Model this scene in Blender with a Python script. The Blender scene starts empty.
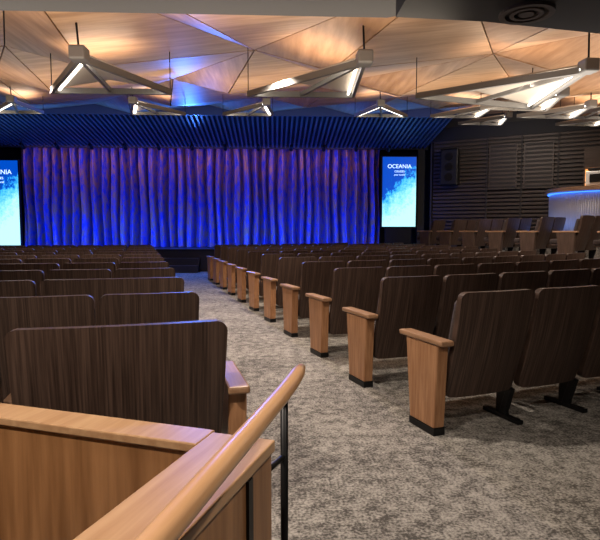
import bpy, bmesh, math, random
from mathutils import Vector, Matrix, noise
random.seed(4)
R = math.radians
scene = bpy.context.scene

# ------------------------------------------------------------ materials
def new_mat(name):
    m = bpy.data.materials.new(name); m.use_nodes = True
    nt = m.node_tree
    return m, nt, nt.nodes['Principled BSDF']

def plain(name, col, rough=0.5, metal=0.0, spec=0.5):
    m, nt, b = new_mat(name)
    b.inputs['Base Color'].default_value = (*col, 1)
    b.inputs['Roughness'].default_value = rough
    b.inputs['Metallic'].default_value = metal
    b.inputs['Specular IOR Level'].default_value = spec
    n = nt.nodes.new('ShaderNodeTexNoise'); n.inputs['Scale'].default_value = 60
    bp = nt.nodes.new('ShaderNodeBump'); bp.inputs['Strength'].default_value = 0.05
    nt.links.new(n.outputs['Fac'], bp.inputs['Height']); nt.links.new(bp.outputs[0], b.inputs['Normal'])
    return m

def emis(name, col, s):
    m, nt, b = new_mat(name)
    b.inputs['Base Color'].default_value = (*col, 1)
    b.inputs['Emission Color'].default_value = (*col, 1)
    b.inputs['Emission Strength'].default_value = s
    return m

def grain(name, c1, c2, scale, rough=0.4, spec=0.5, det=5):
    """noise stretched along one axis -> wood grain (object coords)"""
    m, nt, b = new_mat(name)
    tc = nt.nodes.new('ShaderNodeTexCoord'); mp = nt.nodes.new('ShaderNodeMapping')
    mp.inputs['Scale'].default_value = scale
    n = nt.nodes.new('ShaderNodeTexNoise'); n.inputs['Scale'].default_value = 1
    n.inputs['Detail'].default_value = det; n.inputs['Roughness'].default_value = 0.6
    cr = nt.nodes.new('ShaderNodeValToRGB')
    cr.color_ramp.elements[0].position = 0.35; cr.color_ramp.elements[0].color = (*c1, 1)
    cr.color_ramp.elements[1].position = 0.68; cr.color_ramp.elements[1].color = (*c2, 1)
    nt.links.new(tc.outputs['Object'], mp.inputs[0]); nt.links.new(mp.outputs[0], n.inputs['Vector'])
    nt.links.new(n.outputs['Fac'], cr.inputs[0]); nt.links.new(cr.outputs[0], b.inputs['Base Color'])
    b.inputs['Roughness'].default_value = rough
    b.inputs['Specular IOR Level'].default_value = spec
    return m

M_backwood = grain('walnut_veneer_dark', (0.028, 0.016, 0.012), (0.100, 0.062, 0.047), (110, 3, 2.0), 0.45, 0.35)
M_fabric = grain('seat_fabric', (0.035, 0.026, 0.026), (0.075, 0.055, 0.05), (60, 60, 60), 0.9)
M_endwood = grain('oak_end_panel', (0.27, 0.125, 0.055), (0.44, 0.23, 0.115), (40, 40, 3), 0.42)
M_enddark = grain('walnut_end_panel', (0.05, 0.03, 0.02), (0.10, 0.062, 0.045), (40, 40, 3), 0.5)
M_armwood = grain('oak_armrest', (0.25, 0.135, 0.07), (0.36, 0.21, 0.12), (40, 4, 40), 0.4)
M_black = plain('black_metal', (0.012, 0.012, 0.013), 0.4, 0.6)
M_dark = plain('dark_paint', (0.012, 0.012, 0.016), 0.7)
M_grey = plain('fixture_grey', (0.20, 0.19, 0.18), 0.5, 0.3)
M_beige = plain('fixture_beige', (0.60, 0.52, 0.43), 0.6)
M_partwood = grain('partition_veneer', (0.20, 0.09, 0.033), (0.38, 0.19, 0.08), (22, 22, 1.2), 0.4)
M_capwood = grain('partition_cap', (0.36, 0.20, 0.10), (0.48, 0.30, 0.165), (30, 2.0, 30), 0.35)
M_railwood = grain('handrail_wood', (0.46, 0.25, 0.12), (0.58, 0.34, 0.18), (30, 2.5, 30), 0.28)
M_ceilA = grain('ceiling_veneer_a', (0.27, 0.14, 0.066), (0.44, 0.26, 0.145), (10, 1.0, 1.0), 0.5)
M_ceilB = grain('ceiling_veneer_b', (0.30, 0.17, 0.088), (0.48, 0.30, 0.175), (1.2, 9, 1.0), 0.5)
M_wall = plain('wall_dark', (0.035, 0.03, 0.03), 0.7)
M_slat = grain('louver_wood', (0.045, 0.032, 0.028), (0.09, 0.065, 0.055), (2, 2, 60), 0.5)
M_led = emis('led_warm_white', (1.0, 0.92, 0.80), 4)
M_ledblue = emis('led_blue', (0.05, 0.2, 1.0), 1.6)
M_ledor = emis('back_bar_glow', (1.0, 0.42, 0.12), 0.9)
M_soffit = plain('soffit_black', (0.018, 0.017, 0.022), 0.5)
M_rib = plain('ribbed_soffit', (0.06, 0.07, 0.10), 0.5)
M_stage = plain('stage_floor_black', (0.03, 0.03, 0.05), 0.3)
M_tub = plain('vent_dark', (0.08, 0.06, 0.055), 0.5)
M_white = plain('machine_white', (0.55, 0.55, 0.55), 0.35)

# carpet
M_carpet, nt, b = new_mat('carpet')
tc = nt.nodes.new('ShaderNodeTexCoord')
n1 = nt.nodes.new('ShaderNodeTexNoise'); n1.inputs['Scale'].default_value = 11; n1.inputs['Detail'].default_value = 9; n1.inputs['Roughness'].default_value = 0.8
n2 = nt.nodes.new('ShaderNodeTexNoise'); n2.inputs['Scale'].default_value = 70; n2.inputs['Detail'].default_value = 4
n3 = nt.nodes.new('ShaderNodeTexNoise'); n3.inputs['Scale'].default_value = 1.6; n3.inputs['Detail'].default_value = 4
for n in (n1, n2, n3): nt.links.new(tc.outputs['Object'], n.inputs['Vector'])
c1 = nt.nodes.new('ShaderNodeValToRGB')
c1.color_ramp.elements[0].position = 0.40; c1.color_ramp.elements[0].color = (0.062, 0.055, 0.048, 1)
c1.color_ramp.elements[1].position = 0.64; c1.color_ramp.elements[1].color = (0.37, 0.345, 0.31, 1)
mx = nt.nodes.new('ShaderNodeMath'); mx.operation = 'MULTIPLY_ADD'; mx.inputs[1].default_value = 0.65
ad = nt.nodes.new('ShaderNodeMath'); ad.operation = 'MULTIPLY_ADD'; ad.inputs[1].default_value = 0.25
sb = nt.nodes.new('ShaderNodeMath'); sb.operation = 'SUBTRACT'; sb.inputs[1].default_value = 0.44
nt.links.new(n2.outputs['Fac'], mx.inputs[0]); nt.links.new(n1.outputs['Fac'], mx.inputs[2])
nt.links.new(n3.outputs['Fac'], ad.inputs[0]); nt.links.new(mx.outputs[0], ad.inputs[2])
nt.links.new(ad.outputs[0], sb.inputs[0]); nt.links.new(sb.outputs[0], c1.inputs[0])
nt.links.new(c1.outputs[0], b.inputs['Base Color']); b.inputs['Roughness'].default_value = 0.95
bp = nt.nodes.new('ShaderNodeBump'); bp.inputs['Strength'].default_value = 0.4; bp.inputs['Distance'].default_value = 0.01
nt.links.new(n2.outputs['Fac'], bp.inputs['Height']); nt.links.new(bp.outputs[0], b.inputs['Normal'])

# curtain cloth
M_curt, nt, b = new_mat('curtain_velvet')
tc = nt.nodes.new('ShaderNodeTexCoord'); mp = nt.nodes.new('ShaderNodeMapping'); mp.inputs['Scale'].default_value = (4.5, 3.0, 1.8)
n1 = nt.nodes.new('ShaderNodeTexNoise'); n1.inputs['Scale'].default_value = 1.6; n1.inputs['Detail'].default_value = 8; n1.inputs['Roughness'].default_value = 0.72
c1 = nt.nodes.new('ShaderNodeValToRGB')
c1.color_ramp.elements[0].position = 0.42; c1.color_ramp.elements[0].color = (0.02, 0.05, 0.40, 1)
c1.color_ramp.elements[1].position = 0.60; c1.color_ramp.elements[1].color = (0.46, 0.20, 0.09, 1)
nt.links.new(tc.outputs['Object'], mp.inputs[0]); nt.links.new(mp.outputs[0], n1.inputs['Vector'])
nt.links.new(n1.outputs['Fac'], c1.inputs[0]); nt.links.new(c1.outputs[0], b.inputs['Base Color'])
b.inputs['Roughness'].default_value = 0.5

# screen picture
M_screen, nt, b = new_mat('screen_picture')
tc = nt.nodes.new('ShaderNodeTexCoord'); sp = nt.nodes.new('ShaderNodeSeparateXYZ')
n1 = nt.nodes.new('ShaderNodeTexNoise'); n1.inputs['Scale'].default_value = 3.0; n1.inputs['Detail'].default_value = 12; n1.inputs['Roughness'].default_value = 0.85
nt.links.new(tc.outputs['Object'], n1.inputs['Vector']); nt.links.new(tc.outputs['Object'], sp.inputs[0])
m1 = nt.nodes.new('ShaderNodeMath'); m1.operation = 'MULTIPLY_ADD'; m1.inputs[1].default_value = -0.30; m1.inputs[2].default_value = 0.15
m2 = nt.nodes.new('ShaderNodeMath'); m2.operation = 'ADD'
m3 = nt.nodes.new('ShaderNodeMath'); m3.operation = 'MULTIPLY_ADD'; m3.inputs[1].default_value = 0.25
c1 = nt.nodes.new('ShaderNodeValToRGB')
e = c1.color_ramp.elements
e[0].position = 0.54; e[0].color = (0.0, 0.055, 0.42, 1)
e[1].position = 0.88; e[1].color = (0.45, 0.95, 1.0, 1)
k = c1.color_ramp.elements.new(0.59); k.color = (0.03, 0.42, 0.95, 1)
nt.links.new(sp.outputs['Z'], m1.inputs[0]); nt.links.new(sp.outputs['X'], m3.inputs[0]); nt.links.new(m1.outputs[0], m3.inputs[2])
nt.links.new(m3.outputs[0], m2.inputs[0]); nt.links.new(n1.outputs['Fac'], m2.inputs[1])
nt.links.new(m2.outputs[0], c1.inputs[0]); nt.links.new(c1.outputs[0], b.inputs['Emission Color'])
b.inputs['Emission Strength'].default_value = 0.9; b.inputs['Base Color'].default_value = (0, 0.01, 0.05, 1)
M_text = emis('screen_lettering', (0.6, 0.8, 1.0), 1.0)

# ------------------------------------------------------------ mesh builder
class MB:
    def __init__(s): s.bm = bmesh.new(); s.mats = []
    def mi(s, m):
        if m not in s.mats: s.mats.append(m)
        return s.mats.index(m)
    def box(s, c, size, mat, bev=0.0, rot=None, seg=2, smooth=False):
        t = bmesh.new(); bmesh.ops.create_cube(t, size=1)
        bmesh.ops.scale(t, vec=size, verts=t.verts)
        if bev > 0: bmesh.ops.bevel(t, geom=t.edges[:], offset=bev, segments=seg, profile=0.5, affect='EDGES')
        if rot is not None: bmesh.ops.transform(t, matrix=rot, verts=t.verts)
        bmesh.ops.translate(t, vec=c, verts=t.verts)
        s.merge(t, mat)
    def box2(s, lo, hi, mat, bev=0.0):
        s.box([(a+b)/2 for a, b in zip(lo, hi)], [b-a for a, b in zip(lo, hi)], mat, bev)
    def merge(s, t, mat, smooth=False):
        i = s.mi(mat); mp = {}
        for v in t.verts: mp[v] = s.bm.verts.new(v.co)
        for f in t.faces:
            nf = s.bm.faces.new([mp[v] for v in f.verts]); nf.material_index = i; nf.smooth = smooth
        t.free()
    def prism(s, pts, z0, z1, mat):
        n = len(pts)
        za = z0 if isinstance(z0, (list, tuple)) else [z0]*n
        zb = z1 if isinstance(z1, (list, tuple)) else [z1]*n
        A = [s.bm.verts.new((p[0], p[1], z)) for p, z in zip(pts, za)]
        B = [s.bm.verts.new((p[0], p[1], z)) for p, z in zip(pts, zb)]
        i = s.mi(mat); fs = [s.bm.faces.new(A[::-1]), s.bm.faces.new(B)]
        for k in range(n): fs.append(s.bm.faces.new([A[k], A[(k+1) % n], B[(k+1) % n], B[k]]))
        for f in fs: f.material_index = i
    def bar(s, p, q, w, h, mat):
        p = Vector(p); q = Vector(q); d = q-p; L = d.length
        rot = d.to_track_quat('Y', 'Z').to_matrix().to_4x4()
        s.box((p+q)/2, (w, L, h), mat, 0, rot)
    def tube(s, pts, r, mat, seg=10, flat=1.0):
        pts = [Vector(p) for p in pts]; rings = []; i = s.mi(mat)
        for k, p in enumerate(pts):
            d = (pts[min(k+1, len(pts)-1)] - pts[max(k-1, 0)]).normalized()
            up = Vector((0, 0, 1)) if abs(d.z) < 0.9 else Vector((1, 0, 0))
            a = d.cross(up).normalized(); bb = a.cross(d).normalized()
            rr = r[k] if isinstance(r, (list, tuple)) else r
            rings.append([s.bm.verts.new(p + a*math.cos(2*math.pi*j/seg)*rr + bb*math.sin(2*math.pi*j/seg)*rr*flat) for j in range(seg)])
        for k in range(len(rings)-1):
            for j in range(seg):
                f = s.bm.faces.new([rings[k][j], rings[k][(j+1) % seg], rings[k+1][(j+1) % seg], rings[k+1][j]])
                f.material_index = i; f.smooth = True
        for rg in (rings[0][::-1], rings[-1]):
            f = s.bm.faces.new(rg); f.material_index = i
    def mesh(s, name):
        bmesh.ops.recalc_face_normals(s.bm, faces=s.bm.faces[:])
        me = bpy.data.meshes.new(name); s.bm.to_mesh(me); s.bm.free()
        for m in s.mats: me.materials.append(m)
        return me
    def obj(s, name, loc=(0, 0, 0), rz=0):
        return put(s.mesh(name), name, loc, rz)
def put(me, name, loc=(0, 0, 0), rz=0):
    o = bpy.data.objects.new(name, me); scene.collection.objects.link(o)
    o.location = loc; o.rotation_euler = (0, 0, rz); return o

TH = R(14.0)                    # hall (stage / ceiling) axis relative to the aisle
cu, su = math.cos(TH), math.sin(TH)
def S(u, v, z=0): return Vector((u*cu+v*su, -u*su+v*cu, z))
def toS(X, Y): return (X*cu-Y*su, X*su+Y*cu)

# ------------------------------------------------------------ room shell (hall axes)
m = MB(); m.box2((-12, -4, -0.2), (18, 23, 0), M_carpet); m.obj('floor', rz=-TH)
m = MB(); m.box2((-12.2, -4, 0), (-12, 23, 7), M_wall); m.obj('wall_left', rz=-TH)
m = MB(); m.box2((18, -4, 0), (18.2, 23, 7), M_wall); m.obj('wall_right', rz=-TH)
m = MB(); m.box2((-12, -4.2, 0), (18, -4, 7), M_wall); m.obj('wall_back', rz=-TH)
m = MB(); m.box2((-12, 22.8, 0), (18, 23, 7), M_wall); m.obj('wall_stage', rz=-TH)

# ceiling : folded veneer facets with open joints under a dark deck
def cbase(v): return 2.56 + 0.14*v
m = MB()
rows = [2.2, 4.0, 7.4, 10.4, 13.3, 16.0]
us = [-11.9 + 1.62*i for i in range(19)]
def cv(i, j):
    sg = 1 if (i+j) % 2 else -1
    return Vector((us[i] + 0.30*(1 if (i+j) % 2 else -1)*(0 if i in (0, 18) else 1), rows[j], cbase(rows[j]) + (0.13*sg)))
def facet(tri, mat):
    c = sum(tri, Vector())/len(tri)
    pts = []
    for p in tri:
        d = (c-p); pts.append(p + d.normalized()*0.03)
    m.prism([(p.x, p.y) for p in pts], [p.z for p in pts], [p.z+0.03 for p in pts], mat)
for i in range(len(us)-1):
    for j in range(len(rows)-1):
        a, b_, c, d = cv(i, j), cv(i+1, j), cv(i+1, j+1), cv(i, j+1)
        if (i+j) % 2: tris = [(a, b_, c), (a, c, d)]
        else: tris = [(a, b_, d), (b_, c, d)]
        for k, t in enumerate(tris): facet(list(t), M_ceilA if (i+j+k) % 2 else M_ceilB)
def dz(v): return cbase(v)+0.25
m.prism([(-12, -4), (18, -4), (18, 16.0), (-12, 16.0)], [dz(0), dz(0), dz(16), dz(16)], [dz(0)+.1, dz(0)+.1, dz(16)+.1, dz(16)+.1], M_dark)
m.obj('ceiling', rz=-TH)
m = MB(); m.box2((-12, 16.0, 6.2), (18, 22.8, 6.3), M_dark); m.box2((6.35, 16.0, 4.95), (18, 16.1, 6.2), M_dark); m.obj('ceiling_stage', rz=-TH)

# dark dropped soffits nearest the camera
m = MB()
m.prism([(-12, -3.9), (1.5, -3.9), (1.5, 3.8), (0.85, 4.15), (-2.2, 4.15), (-12, 3.9)], 2.93, 3.0, M_soffit)
m.prism([(0.85, -3.9), (18, -3.9), (18, 4.6), (6.5, 4.9), (4.3, 4.55), (2.5, 4.1), (1.5, 3.9), (0.85, 3.85)], 2.82, 2.93, M_soffit)
m.prism([(1.5, -3.9), (18, -3.9), (18, 4.6), (6.5, 4.9), (4.3, 4.55), (2.5, 4.1), (1.5, 3.9)], 2.93, 3.0, M_soffit)
m.obj('ceiling_soffit', rz=-TH)
m = MB()
for r0, r1 in ((0.0, 0.05), (0.08, 0.11), (0.14, 0.18)):
    n = 28
    for k in range(n):
        a0, a1 = 2*math.pi*k/n, 2*math.pi*(k+1)/n
        if r0 == 0: m.prism([(0, 0), (math.cos(a0)*r1, math.sin(a0)*r1), (math.cos(a1)*r1, math.sin(a1)*r1)], -0.02, 0.0, M_tub)
        else: m.prism([(math.cos(a0)*r0, math.sin(a0)*r0), (math.cos(a0)*r1, math.sin(a0)*r1), (math.cos(a1)*r1, math.sin(a1)*r1), (math.cos(a1)*r0, math.sin(a1)*r0)], -0.02, 0.0, M_tub)
m.obj('ceiling_air_vent', loc=S(1.72, 3.72, 2.82))

# ribbed soffit above stage
m = MB()
k = -11.9
while k < 5.4:
    m.bar((k, 16.15, 4.78), (k, 19.3, 4.28), 0.06, 0.10, M_rib); k += 0.15
m.prism([(-11.95, 16.1), (5.5, 16.1), (5.5, 19.34), (-11.95, 19.34)], [4.87, 4.87, 4.37, 4.37], [4.92, 4.92, 4.42, 4.42], M_dark)
m.box2((-11.95, 16.05, 4.66), (5.5, 16.1, 4.95), M_rib)
m.obj('ribbed_soffit', rz=-TH)
m = MB(); m.box2((-11.95, 19.35, 4.2), (5.5, 19.45, 6.18), M_dark)
m.box2((5.15, 19.36, 0.73), (5.4, 19.44, 4.2), M_dark); m.box2((-11.45, 19.36, 0.73), (-10.3, 19.44, 4.2), M_dark)
m.obj('stage_header', rz=-TH)

# ------------------------------------------------------------ stage
m = MB()
pts = [(-11.5, 20.9), (-11.5, 18.6)]
for k in range(13):
    t = k/12; pts.append((-10.5+15.9*t, 18.5-0.9*math.sin(math.pi*t)))
pts += [(5.4, 20.9)]
m.prism(pts, 0, 0.66, M_stage)
m.prism([(p[0], p[1]-0.04) for p in pts], 0.66, 0.72, M_dark)
m.box2((-4.2, 17.0, 0), (-2.4, 17.4, 0.22), M_stage); m.box2((-4.2, 17.3, 0), (-2.4, 17.75, 0.44), M_stage)
m.obj('stage', rz=-TH)

# curtain
bm = bmesh.new(); N = 1100; u0, u1 = -9.0, 3.85
zr = [0.73, 1.3, 2.0, 2.8, 3.6, 4.5]; grid = []
ph = 0
for i in range(N+1):
    t = i/N; u = u0+(u1-u0)*t
    ph += (u1-u0)/N/ (0.34+0.14*noise.noise(Vector((u*1.3, 0, 0)))) * 2*math.pi
    col = []
    for z in zr:
        am = (0.26+0.12*noise.noise(Vector((u*2, 5, 0))))*(1.0-0.15*(z-0.7)/3.8)
        y = 19.9 + am*(abs(math.sin(ph/2))*2-1)*-1 + 0.05*math.sin(ph*2.3+z*0.6)
        col.append(bm.verts.new((u + 0.03*math.sin(z*1.7+u*3), y, z)))
    grid.append(col)
for i in range(N):
    for j in range(len(zr)-1):
        f = bm.faces.new([grid[i][j], grid[i+1][j], grid[i+1][j+1], grid[i][j+1]]); f.smooth = True
me = bpy.data.meshes.new('stage_curtain'); bm.to_mesh(me); bm.free(); me.materials.append(M_curt)
put(me, 'stage_curtain', rz=-TH)

# display screens
def screen(u, v, z0, z1, w):
    h = z1-z0
    m = MB(); m.box((0, 0.06, 0), (w+0.08, 0.1, h+0.08), M_black, 0.01); m.box((0, 0, 0), (w, 0.03, h), M_screen)
    m.box((0, 0.12, -h/2-(z0-0.72)/2), (w*0.8, 0.08, z0-0.72), M_black)
    o = m.obj('display_screen', loc=S(u, v, (z0+z1)/2), rz=-TH)
    for txt, sz, dzz in (('OCEANIA', 0.17, 0.34*h), ('CRUISES', 0.085, 0.28*h), ('your world', 0.075, 0.235*h)):
        cd = bpy.data.curves.new('lettering', 'FONT'); cd.body = txt; cd.size = sz*w/1.2*1.15; cd.align_x = 'CENTER'; cd.extrude = 0.003
        cd.materials.append(M_text)
        t = bpy.data.objects.new('lettering', cd); scene.collection.objects.link(t)
        t.parent = o; t.location = (0, -0.022, dzz); t.rotation_euler = (R(90), 0, 0)
screen(4.44, 19.2, 1.46, 3.92, 1.20)
screen(-9.35, 18.9, 0.82, 3.68, 1.35)

# stage spotlights under the ribbed soffit
sm = MB()
sm.tube([(0, 0, 0.0), (0, 0, 0.12)], 0.012, M_black, 8)
sm.tube([(0, -0.07, 0.03), (0, 0.02, 0), (0, 0.13, -0.06), (0, 0.17, -0.08)], [0.04, 0.055, 0.06, 0.066], M_black, 12)
sme = sm.mesh('stage_spotlight')
for i in range(13): put(sme, 'stage_spotlight', S(-9.5+i*1.12, 18.6, 4.16), -TH)

# ------------------------------------------------------------ right wall with louvers
A = Vector((5.6, 19.3)); B = Vector((10.3, 16.4)); d = (B-A); L = d.length; ang = math.atan2(d.y, d.x)
m = MB()
m.box2((0, 0.05, 0), (L, 0.2, 5.3), M_wall)
z = 1.0
while z < 4.6:
    m.box2((0.1, -0.03, z), (L-0.02, 0.05, z+0.075), M_slat, 0.008); z += 0.13
for x0 in (0.0, 1.9, 3.0, 4.1, L-0.08): m.box2((x0, -0.06, 0.7), (x0+0.06, 0.06, 4.7), M_wall)
m.box2((0, -0.1, 4.45), (L, 0.2, 4.9), M_dark)
w = m.obj('wall_louvered', loc=S(A.x, A.y), rz=ang-TH)
# continuation of the side wall
m = MB(); m.box2((10.3, 16.4, 0), (17.9, 16.6, 4.9), M_wall)
for k in range(28):
    z = 1.2+k*0.13; m.box2((10.4, 16.33, z), (17.9, 16.4, z+0.075), M_slat)
m.obj('wall_far_right', rz=-TH)
def onwall(x, y): 
    p = A + d.normalized()*x + Vector((-d.normalized().y, d.normalized().x))*y
    return S(p.x, p.y)
m = MB(); m.box((0, 0, 0), (0.6, 0.35, 1.25), M_black, 0.03); m.box((0, -0.18, 0), (0.52, 0.02, 1.15), M_dark, 0.005)
for zz in (-0.35, 0.0, 0.35): m.tube([(0, -0.19, zz), (0, -0.2, zz)], 0.14, M_black, 16)
m.box((0, 0.20, 0), (0.1, 0.06, 0.2), M_black)
p = onwall(0.75, -0.3); m.obj('wall_loudspeaker', loc=(p.x, p.y, 3.5), rz=ang-TH)
for x0 in (2.2, 3.3):
    m = MB(); m.box2((0, -0.03, 0), (0.9, 0.0, 1.5), M_wall)
    for a in (0, 0.86): m.box2((a, -0.05, 0), (a+0.04, 0.0, 1.5), M_slat)
    for a in (0, 1.46): m.box2((0, -0.05, a), (0.9, 0.0, a+0.04), M_slat)
    for a in range(10): m.box2((0.05, -0.045, 0.1+a*0.135), (0.85, -0.03, 0.16+a*0.135), M_slat)
    p = onwall(x0-0.2, -0.05); m.obj('wall_vent_panel', loc=(p.x, p.y, 2.7), rz=ang-TH)
# ------------------------------------------------------------ raised terraces right
m = MB()
m.prism([(8.1, 15.6), (8.1, 4.5), (17.5, 4.5), (17.5, 11.5), (11.8, 14.9)], 0, 0.68, M_carpet)
m.obj('terrace_platform')
m = MB(); m.prism([(8.04, 15.6), (8.04, 4.5), (8.09, 4.5), (8.09, 15.6)], 0.0, 0.72, M_backwood); m.obj('trim_1')
m = MB()
m.prism([(10.2, 13.3), (10.2, 9.2), (16.5, 9.2), (16.5, 11.5), (14.3, 12.9), (12.6, 13.9)], 0.685, 1.2, M_carpet)
m.obj('bar_platform')
# bar counter, curved ribbed front
m = MB(); n = 36; pr = []
cx, cy = 12.75, 11.2
for k in range(n+1):
    t = k/n; a = R(110+120*t)
    pr.append((cx+2.4*math.cos(a), cy+1.8*math.sin(a)))
def sc(P, f): return (cx+(P[0]-cx)*f, cy+(P[1]-cy)*f)
for k in range(n):
    p, q = pr[k], pr[k+1]
    m.prism([p, q, sc(q, .97), sc(p, .97)], 1.205, 2.30, M_dark)
    m.prism([sc(p, 1.06), sc(q, 1.06), sc(q, .8), sc(p, .8)], 2.30, 2.40, M_capwood)
    m.prism([sc(p, 1.03), sc(q, 1.03), sc(q, 1.0), sc(p, 1.0)], 2.26, 2.285, M_ledblue)
    for f in (0.25, 0.75):
        x = p[0]+(q[0]-p[0])*f; y = p[1]+(q[1]-p[1])*f
        m.tube([(x, y, 1.205), (x, y, 2.25)], 0.03, M_white, 6)
m.obj('bar_counter')
m = MB(); m.box((0, 0, 0.2), (0.5, 0.35, 0.36), M_white, 0.03); m.box((0, -0.05, 0.42), (0.4, 0.25, 0.06), M_black, 0.01); m.box((0, 0, 0.012), (0.42, 0.3, 0.02), M_black)
m.box((0, -0.19, 0.2), (0.3, 0.02, 0.2), M_black)
m.obj('coffee_machine', loc=(10.85, 10.7, 2.40), rz=R(-60))
# back bar
m = MB()
m.box2((-0.8, 0, 0), (0.8, 0.4, 2.5), M_slat, 0.01)
for zz in (1.1, 1.5, 1.9): m.box2((-0.75, -0.2, zz), (0.75, 0.0, zz+0.04), M_endwood)
m.box2((-0.75, -0.03, 1.1), (0.75, -0.005, 1.92), M_ledor)
for k in range(12):
    x = -0.66+k*0.12
    for zz in (1.14, 1.54): m.tube([(x, -0.12, zz), (x, -0.12, zz+0.16), (x, -0.12, zz+0.2), (x, -0.12, zz+0.27)], [0.03, 0.03, 0.012, 0.012], M_black if k % 3 else M_grey, 8)
m.obj('back_bar_shelf', loc=(13.15, 12.4, 1.205), rz=R(-46))

# ------------------------------------------------------------ theater seats
def seat_mesh(w, end=None, pw=None):
    pw = pw or M_endwood
    m = MB(); bm = m.bm
    nz = 10; th = 0.045; zb, zt = 0.23, 0.95
    hw = w/2-0.012
    def P(s, t, off):
        x = s*hw*(0.95+0.05*t)
        e_ = (1-abs(s))*hw; rc = 0.05
        cr = max(0, rc-e_); drop = rc-math.sqrt(max(0, rc*rc-cr*cr))
        ztop = zt-drop*0.9; zbot = zb+drop*0.9
        z = zbot+t*(ztop-zbot)
        y = -0.17*t - 0.015*math.sin(t*math.pi) + 0.03*s*s + off
        return (x, y, z)
    ss = []
    for f in (1, .992, .97, .94, .90, .85, .7, .45, .2): ss.append(-f)
    ss += [0] + [-x for x in ss[::-1]]
    nx = len(ss)-1
    G = {}
    for o in (0, 1):
        for i, s in enumerate(ss):
            for j in range(nz+1): G[o, i, j] = bm.verts.new(P(s, j/nz, th*o))
    ib, jf = m.mi(M_backwood), m.mi(M_fabric)
    for i in range(nx):
        for j in range(nz):
            f = bm.faces.new([G[0, i, j], G[0, i+1, j], G[0, i+1, j+1], G[0, i, j+1]]); f.material_index = ib; f.smooth = False
            f = bm.faces.new([G[1, i, j+1], G[1, i+1, j+1], G[1, i+1, j], G[1, i, j]]); f.material_index = jf; f.smooth = True
    for i in range(nx):
        for j, fl in ((0, 0), (nz, 1)):
            f = bm.faces.new([G[0, i, j], G[0, i+1, j], G[1, i+1, j], G[1, i, j]]); f.material_index = ib
    for j in range(nz):
        for i in (0, nx):
            f = bm.faces.new([G[0, i, j], G[0, i, j+1], G[1, i, j+1], G[1, i, j]]); f.material_index = ib
    m.box((0, 0.015, 0.66), (w-0.12, 0.09, 0.46), M_fabric, 0.03, Matrix.Rotation(R(13), 4, 'X'))
    m.box((-0.0, 0.31, 0.415), (w-0.11, 0.46, 0.11), M_fabric, 0.035)
    m.box((-0.0, 0.30, 0.345), (w-0.13, 0.42, 0.03), M_backwood, 0.008)
    sides = []
    if end != 'R': sides.append(1)
    if end == 'R': sides.append(-1)
    for sgn in sides:
        x = sgn*(w/2-0.026)
        m.box((x, 0.12, 0.30), (0.035, 0.10, 0.56), M_black, 0.006)
        m.box((x, 0.12, 0.015), (0.05, 0.36, 0.03), M_black, 0.006)
        m.box((x, 0.08, 0.12), (0.04, 0.05, 0.24), M_black, 0.004, Matrix.Rotation(R(18), 4, 'X'))
        m.box((x, 0.20, 0.60), (0.048, 0.38, 0.035), M_armwood, 0.012)
        m.box((0, 0.12, 0.30), (w-0.06, 0.06, 0.04), M_black)
    if end:
        sg = -1 if end == 'L' else 1
        x = sg*(w/2+0.045)
        t = bmesh.new()
        prof = [(-0.01, 0.05), (0.27, 0.05), (0.33, 0.60), (-0.04, 0.60)]
        a = [t.verts.new((x-0.042, p[0], p[1])) for p in prof]; c = [t.verts.new((x+0.042, p[0], p[1])) for p in prof]
        t.faces.new(a); t.faces.new(c[::-1])
        for k in range(4): t.faces.new([a[k], c[k], c[(k+1) % 4], a[(k+1) % 4]])
        bmesh.ops.recalc_face_normals(t, faces=t.faces[:])
        bmesh.ops.bevel(t, geom=t.edges[:], offset=0.006, segments=1, affect='EDGES')
        m.merge(t, pw)
        m.box((x, 0.13, 0.025), (0.088, 0.29, 0.05), M_black, 0.004)
        m.box((x, 0.16, 0.620), (0.10, 0.50, 0.036), M_armwood, 0.010)
        m.box((x-sg*0.03, 0.12, 0.30), (0.05, 0.06, 0.04), M_black)
    return m.mesh('theater_seat')
W = 0.62
mesh_c = {}
def seat(w, end, pw=None):
    key = (round(w, 3), end, pw.name if (pw and end) else '')
    if key not in mesh_c: mesh_c[key] = seat_mesh(w, end, pw)
    return mesh_c[key]
def row(x0, y0, direction, widths, slope0, xlim, z=0, pw=None):
    Rr = 24.5-y0; x = x0; 
    for k, w in enumerate(widths):
        xc = x + direction*w/2
        dx = abs(xc-x0)
        y = y0 + slope0*dx + dx*dx/(2*Rr)
        an = math.atan(slope0+dx/Rr)*direction
        if (direction > 0 and xc > xlim) or (direction < 0 and xc < xlim): break
        uu, vv = toS(xc, y)
        if vv > 16.4: break
        end = None
        if k == 0: end = 'L' if direction > 0 else 'R'
        put(seat(w, end, pw), 'theater_seat', (xc, y, z), an)
        x += direction*(w*math.cos(an)+0.002)
P_ = 1.13
for k in range(11):
    row(1.90, 3.05+P_*k, 1, [W]*12, 0.07, 7.62)
for k in range(12):
    if k == 0: ws = [0.90, W]
    elif k in (2, 7): ws = [1.13]+[W]*10
    elif k == 4: ws = [W, W, 1.13]+[W]*8
    else: ws = [W]*13
    row(0.38, 2.45+P_*k, -1, ws, 0.0, -6.8)
# rows on the raised side terrace
for k in range(8):
    y0 = 6.6+P_*k
    row(8.42, y0, 1, [W]*(2 if 8.2 < y0 < 14 else 3), 0.42, 11, 0.682, M_enddark)

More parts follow.
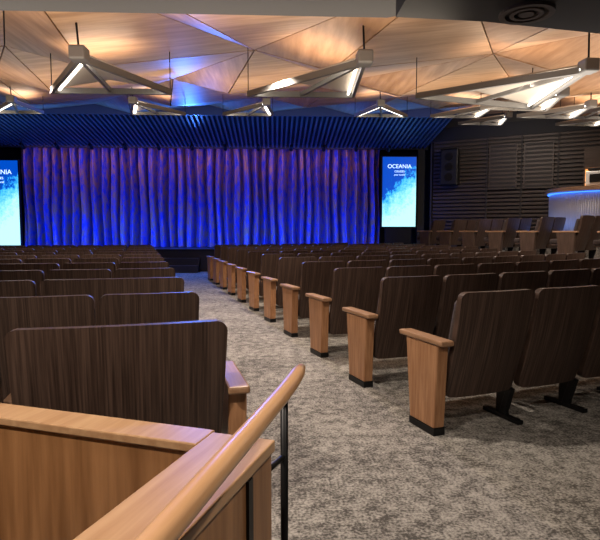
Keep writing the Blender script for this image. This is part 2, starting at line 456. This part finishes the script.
# ------------------------------------------------------------ triangular ceiling fixtures
def fixture(u, v, z, B_, C_, upw=22, lw=0.025):
    m = MB()
    A_ = Vector((0, 0, 0)); B3 = Vector((B_[0], B_[1], 0.03)); C3 = Vector((C_[0], C_[1], 0.03)); Mi = (B3+C3)/2
    for p, q in ((A_, B3), (A_, C3), (B3, C3)): m.bar(p, q, 0.04, 0.07, M_grey)
    for p, q, s in ((A_, B3, 1), (A_, C3, -1)):
        c = (A_+B3+C3)/3
        o = (c-(p+q)/2).normalized()*0.06
        m.bar(p+o*1.2, q+o*1.2+(p-q)*0.06, lw, 0.02, M_led)
    m.bar(A_+Vector((0, 0, .0)), Mi, 0.04, 0.05, M_grey)
    zz = 0.05
    m.prism([(A_.x, A_.y), (B3.x, B3.y), (Mi.x, Mi.y)], [zz, zz, zz+0.12], [zz+0.015, zz+0.015, zz+0.135], M_beige)
    m.prism([(A_.x, A_.y), (Mi.x, Mi.y), (C3.x, C3.y)], [zz, zz+0.12, zz], [zz+0.015, zz+0.135, zz+0.015], M_beige)
    m.box((0, 0, 0.03), (0.16, 0.18, 0.14), M_grey, 0.02)
    top = cbase(v)+0.12-z
    m.tube([(0, 0, 0.05), (-0.02, -0.02, top)], 0.011, M_black, 8)
    for q in (B3, C3): m.tube([q, (q.x, q.y, cbase(v+1.4)+0.12-z)], 0.006, M_black, 6)
    m.obj('ceiling_light_fixture', loc=S(u, v, z), rz=-TH)
    c = (A_+B3+C3)/3
    ld = bpy.data.lights.new('uplight', 'AREA'); ld.shape = 'DISK'; ld.size = 0.9; ld.energy = upw*0.6; ld.color = (1.0, 0.80, 0.60)
    lo = bpy.data.objects.new('uplight', ld); scene.collection.objects.link(lo)
    lo.location = S(u+c.x, v+c.y, z+0.2); lo.rotation_euler = (R(180), 0, 0)
fixture(-1.93, 5.6, 3.05, (-0.85, 1.45), (0.62, 1.45), 9)
fixture(0.92, 5.6, 3.05, (-1.25, 1.5), (0.10, 1.5), 9)
fixture(3.35, 5.75, 3.05, (-1.5, 1.35), (0.30, 1.9), 9)
fixture(-4.6, 5.6, 3.05, (-1.2, 1.5), (0.25, 1.5), 9)
fixture(5.9, 6.0, 3.10, (-1.3, 1.4), (0.4, 1.6), 9)
for u, lr in ((-7.8, 0), (-5.25, 1), (-2.85, 0), (-0.15, 1), (2.2, 0), (4.6, 1), (7.0, 0), (9.4, 1)):
    if lr: fixture(u, 11.3, 3.92, (-1.0, 1.2), (0.12, 1.2), 10, 0.05)
    else: fixture(u, 11.3, 3.92, (-0.35, 1.2), (0.85, 1.2), 10, 0.05)
for u, v, z in ((4.6, 8.6, 3.5), (7.2, 8.8, 3.5), (5.9, 13.6, 4.2), (8.6, 13.6, 4.2), (11.0, 12.0, 4.0), (10.0, 9.6, 3.6), (5.9, 10.0, 3.65), (8.2, 10.9, 3.8), (10.3, 14.3, 4.3)):
    fixture(u, v, z, (-0.9, 1.1), (0.35, 1.2), 8, 0.05)

# ------------------------------------------------------------ foreground partition and handrail
PA = -R(34.7)
m = MB()
m.box2((-0.652, -0.9, 0), (-0.488, 1.265, 0.77), M_partwood, 0.003)
m.box2((-0.660, -0.9, 0.77), (-0.480, 1.272, 0.80), M_capwood, 0.004)
m.box2((-1.80, 1.19, 0), (-0.652, 1.28, 0.775), M_partwood, 0.003)
m.box2((-1.81, 1.183, 0.775), (-0.660, 1.288, 0.80), M_capwood, 0.004)
m.box2((-1.80, -0.9, 0), (-1.70, 1.19, 0.80), M_partwood, 0.003)
m.box2((-0.488, 1.10, 0.0), (-0.480, 1.125, 0.765), M_black)
m.obj('wooden_partition', rz=PA)
m = MB()
pts = [(-0.365, y, 0.90) for y in (-0.8, 0.0, 0.6, 1.1, 1.35)] + [(-0.366, 1.48, 0.903), (-0.366, 1.56, 0.91), (-0.366, 1.60, 0.917)]
m.tube(pts, [0.024]*5+[0.023, 0.021, 0.014], M_railwood, 18, 0.9)
m.tube([(-0.378, 1.44, 0), (-0.378, 1.44, 0.885)], 0.011, M_black, 10)
m.tube([(-0.378, 1.44, 0), (-0.378, 1.44, 0.012)], 0.035, M_black, 14)
m.tube([(-0.378, 1.44, 0.70), (-0.405, 1.31, 0.70)], 0.008, M_black, 8)
m.tube([(-0.402, 1.325, 0.70), (-0.406, 1.305, 0.70)], 0.022, M_black, 12)
m.tube([(-0.378, -0.6, 0), (-0.378, -0.6, 0.885)], 0.011, M_black, 10)
m.obj('handrail', rz=-R(29.7))

# ------------------------------------------------------------ lights
def area(name, loc, rot, sx, sy, e, col):
    ld = bpy.data.lights.new(name, 'AREA'); ld.shape = 'RECTANGLE'; ld.size = sx; ld.size_y = sy; ld.energy = e; ld.color = col
    o = bpy.data.objects.new(name, ld); scene.collection.objects.link(o); o.location = loc; o.rotation_euler = rot; return o
def spot(name, loc, target, e, col, ang=100, blend=0.8, rad=0.05):
    ld = bpy.data.lights.new(name, 'SPOT'); ld.energy = e; ld.color = col; ld.spot_size = R(ang); ld.spot_blend = blend; ld.shadow_soft_size = rad
    o = bpy.data.objects.new(name, ld); scene.collection.objects.link(o); o.location = loc
    o.rotation_euler = (Vector(target)-Vector(loc)).to_track_quat('-Z', 'Y').to_euler(); return o
warm = (1.0, 0.86, 0.72)
for (x, y, e) in ((-1.2, 1.2, 190), (1.0, 0.4, 80), (0.9, 3.4, 125)):
    spot('downlight', (x, y, 2.78), (x+0.3, y+0.6, 0), e, warm, 140, 0.9)
for (u, v) in ((0, 6.5), (3, 6.5), (-3, 7), (6, 8), (0, 10), (-4.5, 10), (4, 11), (8, 12)):
    spot('downlight', S(u, v, cbase(v)-0.3), S(u, v+0.3, 0), 230, warm, 140, 0.9)
area('added_ceiling_fill', S(-2.5, 4.9, 2.5), (R(180), 0, -TH), 8, 1.0, 50, (1.0, 0.83, 0.65))  # unseen up-facing fill panels, added to light the ceiling evenly
area('added_ceiling_fill', S(6.0, 6.5, 2.6), (R(180), 0, -TH), 7, 2, 85, (1.0, 0.90, 0.78))
area('added_ceiling_fill', S(0, 9.6, 3.0), (R(180), 0, -TH), 14, 1.2, 110, (1.0, 0.85, 0.68))
spot('downlight', S(6.5, 14.5, 4.3), S(8, 18, 2.6), 100, warm, 110, 0.9)  # extra warm spot added to brighten the louvered wall
spot('downlight', S(7.2, 13.0, 4.1), S(6.6, 14.5, 0.7), 160, warm, 110, 0.9)
blue = (0.01, 0.10, 1.0)
area('stage_wash', S(-2.6, 18.2, 0.78), (R(118), 0, -TH), 12, 0.2, 340, blue)
area('curtain_top_wash', S(-2.6, 18.9, 4.12), (R(35), 0, -TH), 12, 0.2, 48, (0.03, 0.12, 1.0))
area('curtain_warm_wash', S(-2.6, 18.95, 4.1), (R(35), 0, -TH), 12, 0.2, 22, (1.0, 0.40, 0.2))
area('ceiling_blue_wash', S(-2.0, 15.6, 4.3), (R(180), 0, -TH), 15, 0.3, 38, (0.03, 0.2, 1.0))
area('soffit_blue_wash', S(-2.0, 17.0, 4.0), (R(170), 0, -TH), 15, 0.3, 28, (0.03, 0.2, 1.0))
area('front_blue_wash', S(-3.2, 3.3, 2.6), (R(180), 0, -TH), 7, 0.1, 15, (0.03, 0.2, 1.0))
area('bar_blue_wash', (10.05, 11.0, 1.25), (R(180), 0, 0), 0.1, 2.8, 4, (0.05, 0.25, 1.0))
spot('audience_blue', S(-2.6, 18.2, 4.1), S(-2.6, 12, 0), 700, (0.05, 0.2, 1.0), 120, 0.9)

w = bpy.data.worlds.new('world'); scene.world = w; w.use_nodes = True
w.node_tree.nodes['Background'].inputs[0].default_value = (0.1, 0.09, 0.1, 1)
w.node_tree.nodes['Background'].inputs[1].default_value = 0.1

# ------------------------------------------------------------ camera
cd = bpy.data.cameras.new('camera'); cd.sensor_width = 36; cd.lens = 32.4; cd.clip_end = 100
co = bpy.data.objects.new('camera', cd); scene.collection.objects.link(co)
co.location = (0, 0, 1.34); co.rotation_euler = (R(90-4.24), 0, -R(16.7))
scene.camera = co
# align the hall with the world axes
rot = Matrix.Rotation(TH, 3, 'Z')
for o in scene.objects:
    if o.parent is None:
        o.location = rot @ o.location
        o.rotation_euler.z += TH
scene.view_settings.view_transform = 'Standard'
scene.view_settings.look = 'None'
scene.view_settings.exposure = 0.68
